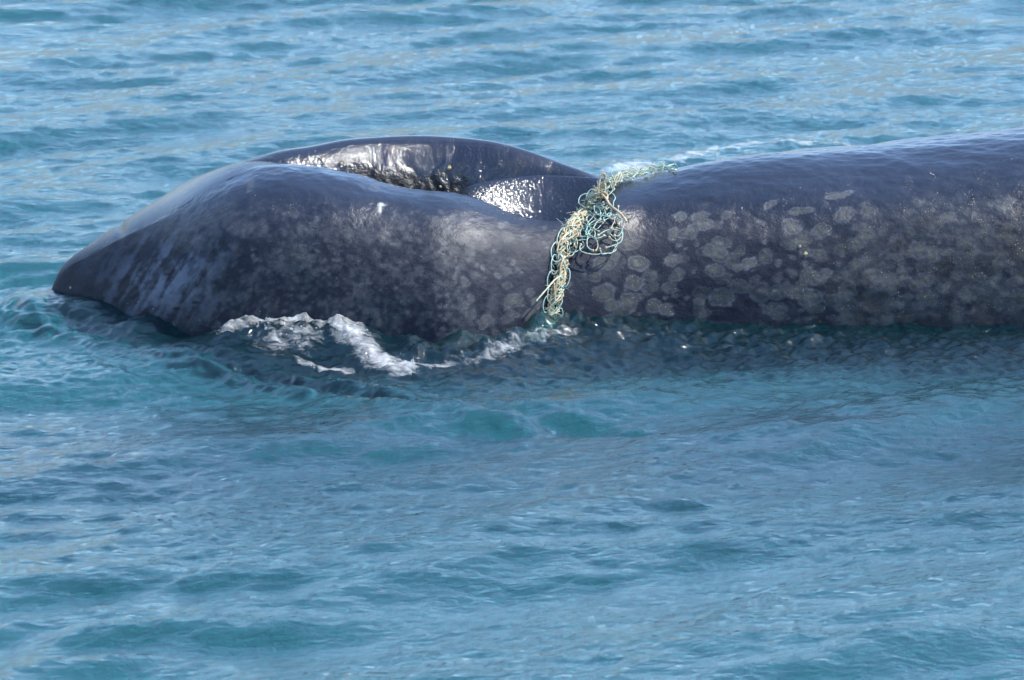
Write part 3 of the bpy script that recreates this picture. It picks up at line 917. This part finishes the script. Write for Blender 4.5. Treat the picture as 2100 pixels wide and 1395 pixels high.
# tan cords that stand out
def standing(pts, y):                            # a bight that stands up clear of the skin
    out = []
    for (u, v) in pts:
        z = z_from_v(y, v)
        out.append(Vector(((u - 1050) * ((y - CY) * CP - (z - CZ) * SP) / FPX, y, z)))
        y += .004
    return out
def cord(pts, rad=.0052, mat=None, name='cord'):
    return tube(name, spline(px_path(pts), 5), rad, mat or BEIGE, net)
y0 = cast(1230, 404)[0].y - .04
tube('cord', spline(standing([(1230,408),(1227,396),(1228,380),(1231,366),(1235,357),(1240,357),(1241,365),(1237,378),(1231,392),(1236,404)], y0), 5), .0048, BEIGE, net)
cord([(1234,398,.05),(1243,408,.06),(1252,422,.06),(1268,434,.06),(1279,446,.05),(1285,455,.045)], .0058, name='loose_end')
cord([(1198,428,.04),(1200,412,.05),(1212,404,.06),(1226,398,.06),(1238,395,.06),(1246,400,.05),(1244,412,.04)], .0042)
cord([(1160,480,.03),(1156,472,.04),(1160,467,.045),(1166,470,.04),(1166,480,.03)], .0042)
cord([(1148,504,.03),(1160,494,.045),(1174,486,.05),(1186,478,.05),(1184,485,.045),(1174,492,.03)], .0046)
cord([(1137,606,.03),(1140,585,.035),(1148,565,.035),(1150,545,.04),(1158,525,.04)], .005)
cord([(1139,625,.03),(1137,600,.035),(1136,580,.04)], .0046)
cord([(1150,566,.035),(1138,574,.04),(1122,592,.05),(1108,608,.05),(1099,619,.05)], .0036, TEAL2, 'loose_end')
cord([(1372,350,.03),(1378,340,.05),(1384,337,.06),(1387,344,.04)], .0036, TEAL2, 'loose_end')
cord([(1120,690,.03),(1112,698,.03),(1104,706,.02),(1096,716,.01)], .0046)
# knots where the meshes are tied
kn_me = []
import bmesh
for q in range(3):
    bm = bmesh.new(); bmesh.ops.create_icosphere(bm, subdivisions=1, radius=.0058)
    for v in bm.verts:
        v.co *= rnd.uniform(.7, 1.25); v.co.x *= 1.4
    me = bpy.data.meshes.new('knot'); bm.to_mesh(me); bm.free()
    me.polygons.foreach_set('use_smooth', [True] * len(me.polygons))
    me.materials.append((BEIGE, BEIGE, TEAL2)[q]); kn_me.append(me)
inv = net.matrix_world.inverted()
for p in knots:
    o = bpy.data.objects.new('knot', rnd.choice(kn_me)); col.objects.link(o)
    o.parent = net; o.matrix_parent_inverse = inv
    o.location = p; o.rotation_euler = (rnd.uniform(0, 3), rnd.uniform(0, 3), rnd.uniform(0, 3))

# loose fibres standing off the net
V, F = [], []
for q in range(420):
    i = rnd.randint(20, 175)
    p = band_pt(i, rnd.uniform(-1.1, 1.1) * float(half(i)), rnd.uniform(.012, .035))
    d = Vector((rnd.gauss(0, 1), rnd.gauss(-.4, 1), rnd.gauss(0, 1))).normalized()
    L_ = rnd.uniform(.012, .04); b = Vector((rnd.gauss(0, 1), rnd.gauss(0, 1), rnd.gauss(-.6, 1))).normalized()
    k0 = len(V)
    for j in range(4):
        t = j / 3
        c = p + d * L_ * t + b * L_ * .5 * t * t
        a_ = d.cross(b).normalized(); b_ = d.cross(a_)
        for g in (0, 2.09, 4.19):
            V.append((c + (a_ * math.cos(g) + b_ * math.sin(g)) * .0011 * (1.1 - .6 * t))[:])
        if j:
            for g in range(3):
                F.append((k0 + (j-1)*3 + g, k0 + (j-1)*3 + (g+1) % 3, k0 + j*3 + (g+1) % 3, k0 + j*3 + g))
me = bpy.data.meshes.new('fibres'); me.from_pydata(V, [], F); me.materials.append(TEAL2)
o = bpy.data.objects.new('fibres', me); col.objects.link(o); o.parent = net; o.matrix_parent_inverse = inv; o['kind'] = 'stuff'

# ------------------------------------------------------------------ barnacles on the blowhole wall, beads of water
bar_m = twine_mat('barnacle_shell', (.30, .24, .12), (.62, .55, .36), .5)
for (u, v, sc_) in ((921, 344, .012), (909, 358, .010), (903, 383, .008), (700, 336, .010), (1652, 520, .010), (1640, 505, .008), (145, 590, .007)):
    a, n = cast(u, v)
    bm = bmesh.new(); bmesh.ops.create_cone(bm, cap_ends=True, segments=9, radius1=sc_, radius2=sc_ * .5, depth=sc_ * 1.1)
    for vv in bm.verts:
        vv.co *= rnd.uniform(.8, 1.2)
    me = bpy.data.meshes.new('barnacle'); bm.to_mesh(me); bm.free(); me.materials.append(bar_m)
    o = bpy.data.objects.new('barnacle', me); col.objects.link(o); o.parent = whale
    o.location = a + n * sc_ * .35; o.rotation_euler = n.to_track_quat('Z', 'Y').to_euler()

drop_m = bpy.data.materials.new('water_drop'); drop_m.use_nodes = True
nt = link_nodes(drop_m)
o_ = N(nt, 'ShaderNodeOutputMaterial'); g_ = N(nt, 'ShaderNodeBsdfPrincipled', Roughness=.02, IOR=1.33)
g_.inputs['Transmission Weight'].default_value = 1.0
nt.links.new(g_.outputs[0], o_.inputs[0])
bm = bmesh.new()
from mathutils import Matrix
for q in range(240):
    if q < 120:                                   # beads on the skin
        u, v = rnd.uniform(380, 1080), rnd.uniform(470, 700)
        a, n = cast(u, v)
        if a is None: continue
        p, rad = a + n * .001, rnd.choice([.0016, .002, .003])
    else:                                         # spray falling back from the blow
        u, v, y = rnd.uniform(150, 1200), rnd.uniform(60, 700), rnd.uniform(-1.2, -.3)
        z = z_from_v(y, v)
        if z < .05: continue
        p, rad = Vector(((u - 1050) * XPX, y, z)), rnd.uniform(.0012, .0024)
    bmesh.ops.create_icosphere(bm, subdivisions=2, radius=rad, matrix=Matrix.Translation(p))
me = bpy.data.meshes.new('water_drops'); bm.to_mesh(me); bm.free(); me.materials.append(drop_m)
me.polygons.foreach_set('use_smooth', [True] * len(me.polygons))
o = bpy.data.objects.new('water_drops', me); col.objects.link(o)
o['kind'] = 'stuff'; o['label'] = 'clear drops of spray over the head of the whale'; o['category'] = 'water drops'

# bubbles of the churned water
bub_m = bpy.data.materials.new('bubble_film'); bub_m.use_nodes = True
nt = link_nodes(bub_m)
o_ = N(nt, 'ShaderNodeOutputMaterial'); t_ = N(nt, 'ShaderNodeBsdfTransparent'); g_ = N(nt, 'ShaderNodeBsdfPrincipled', Roughness=.06)
g_.inputs['Base Color'].default_value = (.75, .8, .84, 1)
lw = N(nt, 'ShaderNodeLayerWeight', Blend=.35); mx = N(nt, 'ShaderNodeMixShader')
mr = N(nt, 'ShaderNodeMapRange'); mr.inputs[3].default_value = .12; mr.inputs[4].default_value = .75
nt.links.new(lw.outputs['Facing'], mr.inputs[0]); nt.links.new(mr.outputs[0], mx.inputs[0])
nt.links.new(t_.outputs[0], mx.inputs[1]); nt.links.new(g_.outputs[0], mx.inputs[2]); nt.links.new(mx.outputs[0], o_.inputs[0])
bm = bmesh.new()
done = 0
for q in range(6000):
    if done > 700: break
    u, v = rnd.uniform(410, 1500), rnd.uniform(655, 770)
    x, y = on_water(u, v)
    i, j = int(np.searchsorted(gx, x)), int(np.searchsorted(gy, y))
    if foam[i, j] < .42 or rnd.random() > foam[i, j] * (1 if u < 1150 else .35): continue
    if rnd.random() > smooth(.42, .6, float(fbm(np.float64(x * 9), np.float64(y * 5), 401, 3))) + .08: continue
    rad = .002 + .006 * rnd.random() ** 4
    bmesh.ops.create_icosphere(bm, subdivisions=2 if rad > .007 else 1, radius=rad, matrix=Matrix.Translation((x, y, float(Z[i, j]) + rad * .25)))
    done += 1
me = bpy.data.meshes.new('bubbles'); bm.to_mesh(me); bm.free(); me.materials.append(bub_m)
me.polygons.foreach_set('use_smooth', [True] * len(me.polygons))
o = bpy.data.objects.new('bubbles', me); col.objects.link(o)
o['kind'] = 'stuff'; o['label'] = 'bubbles on the churned water along the whale'; o['category'] = 'bubbles'
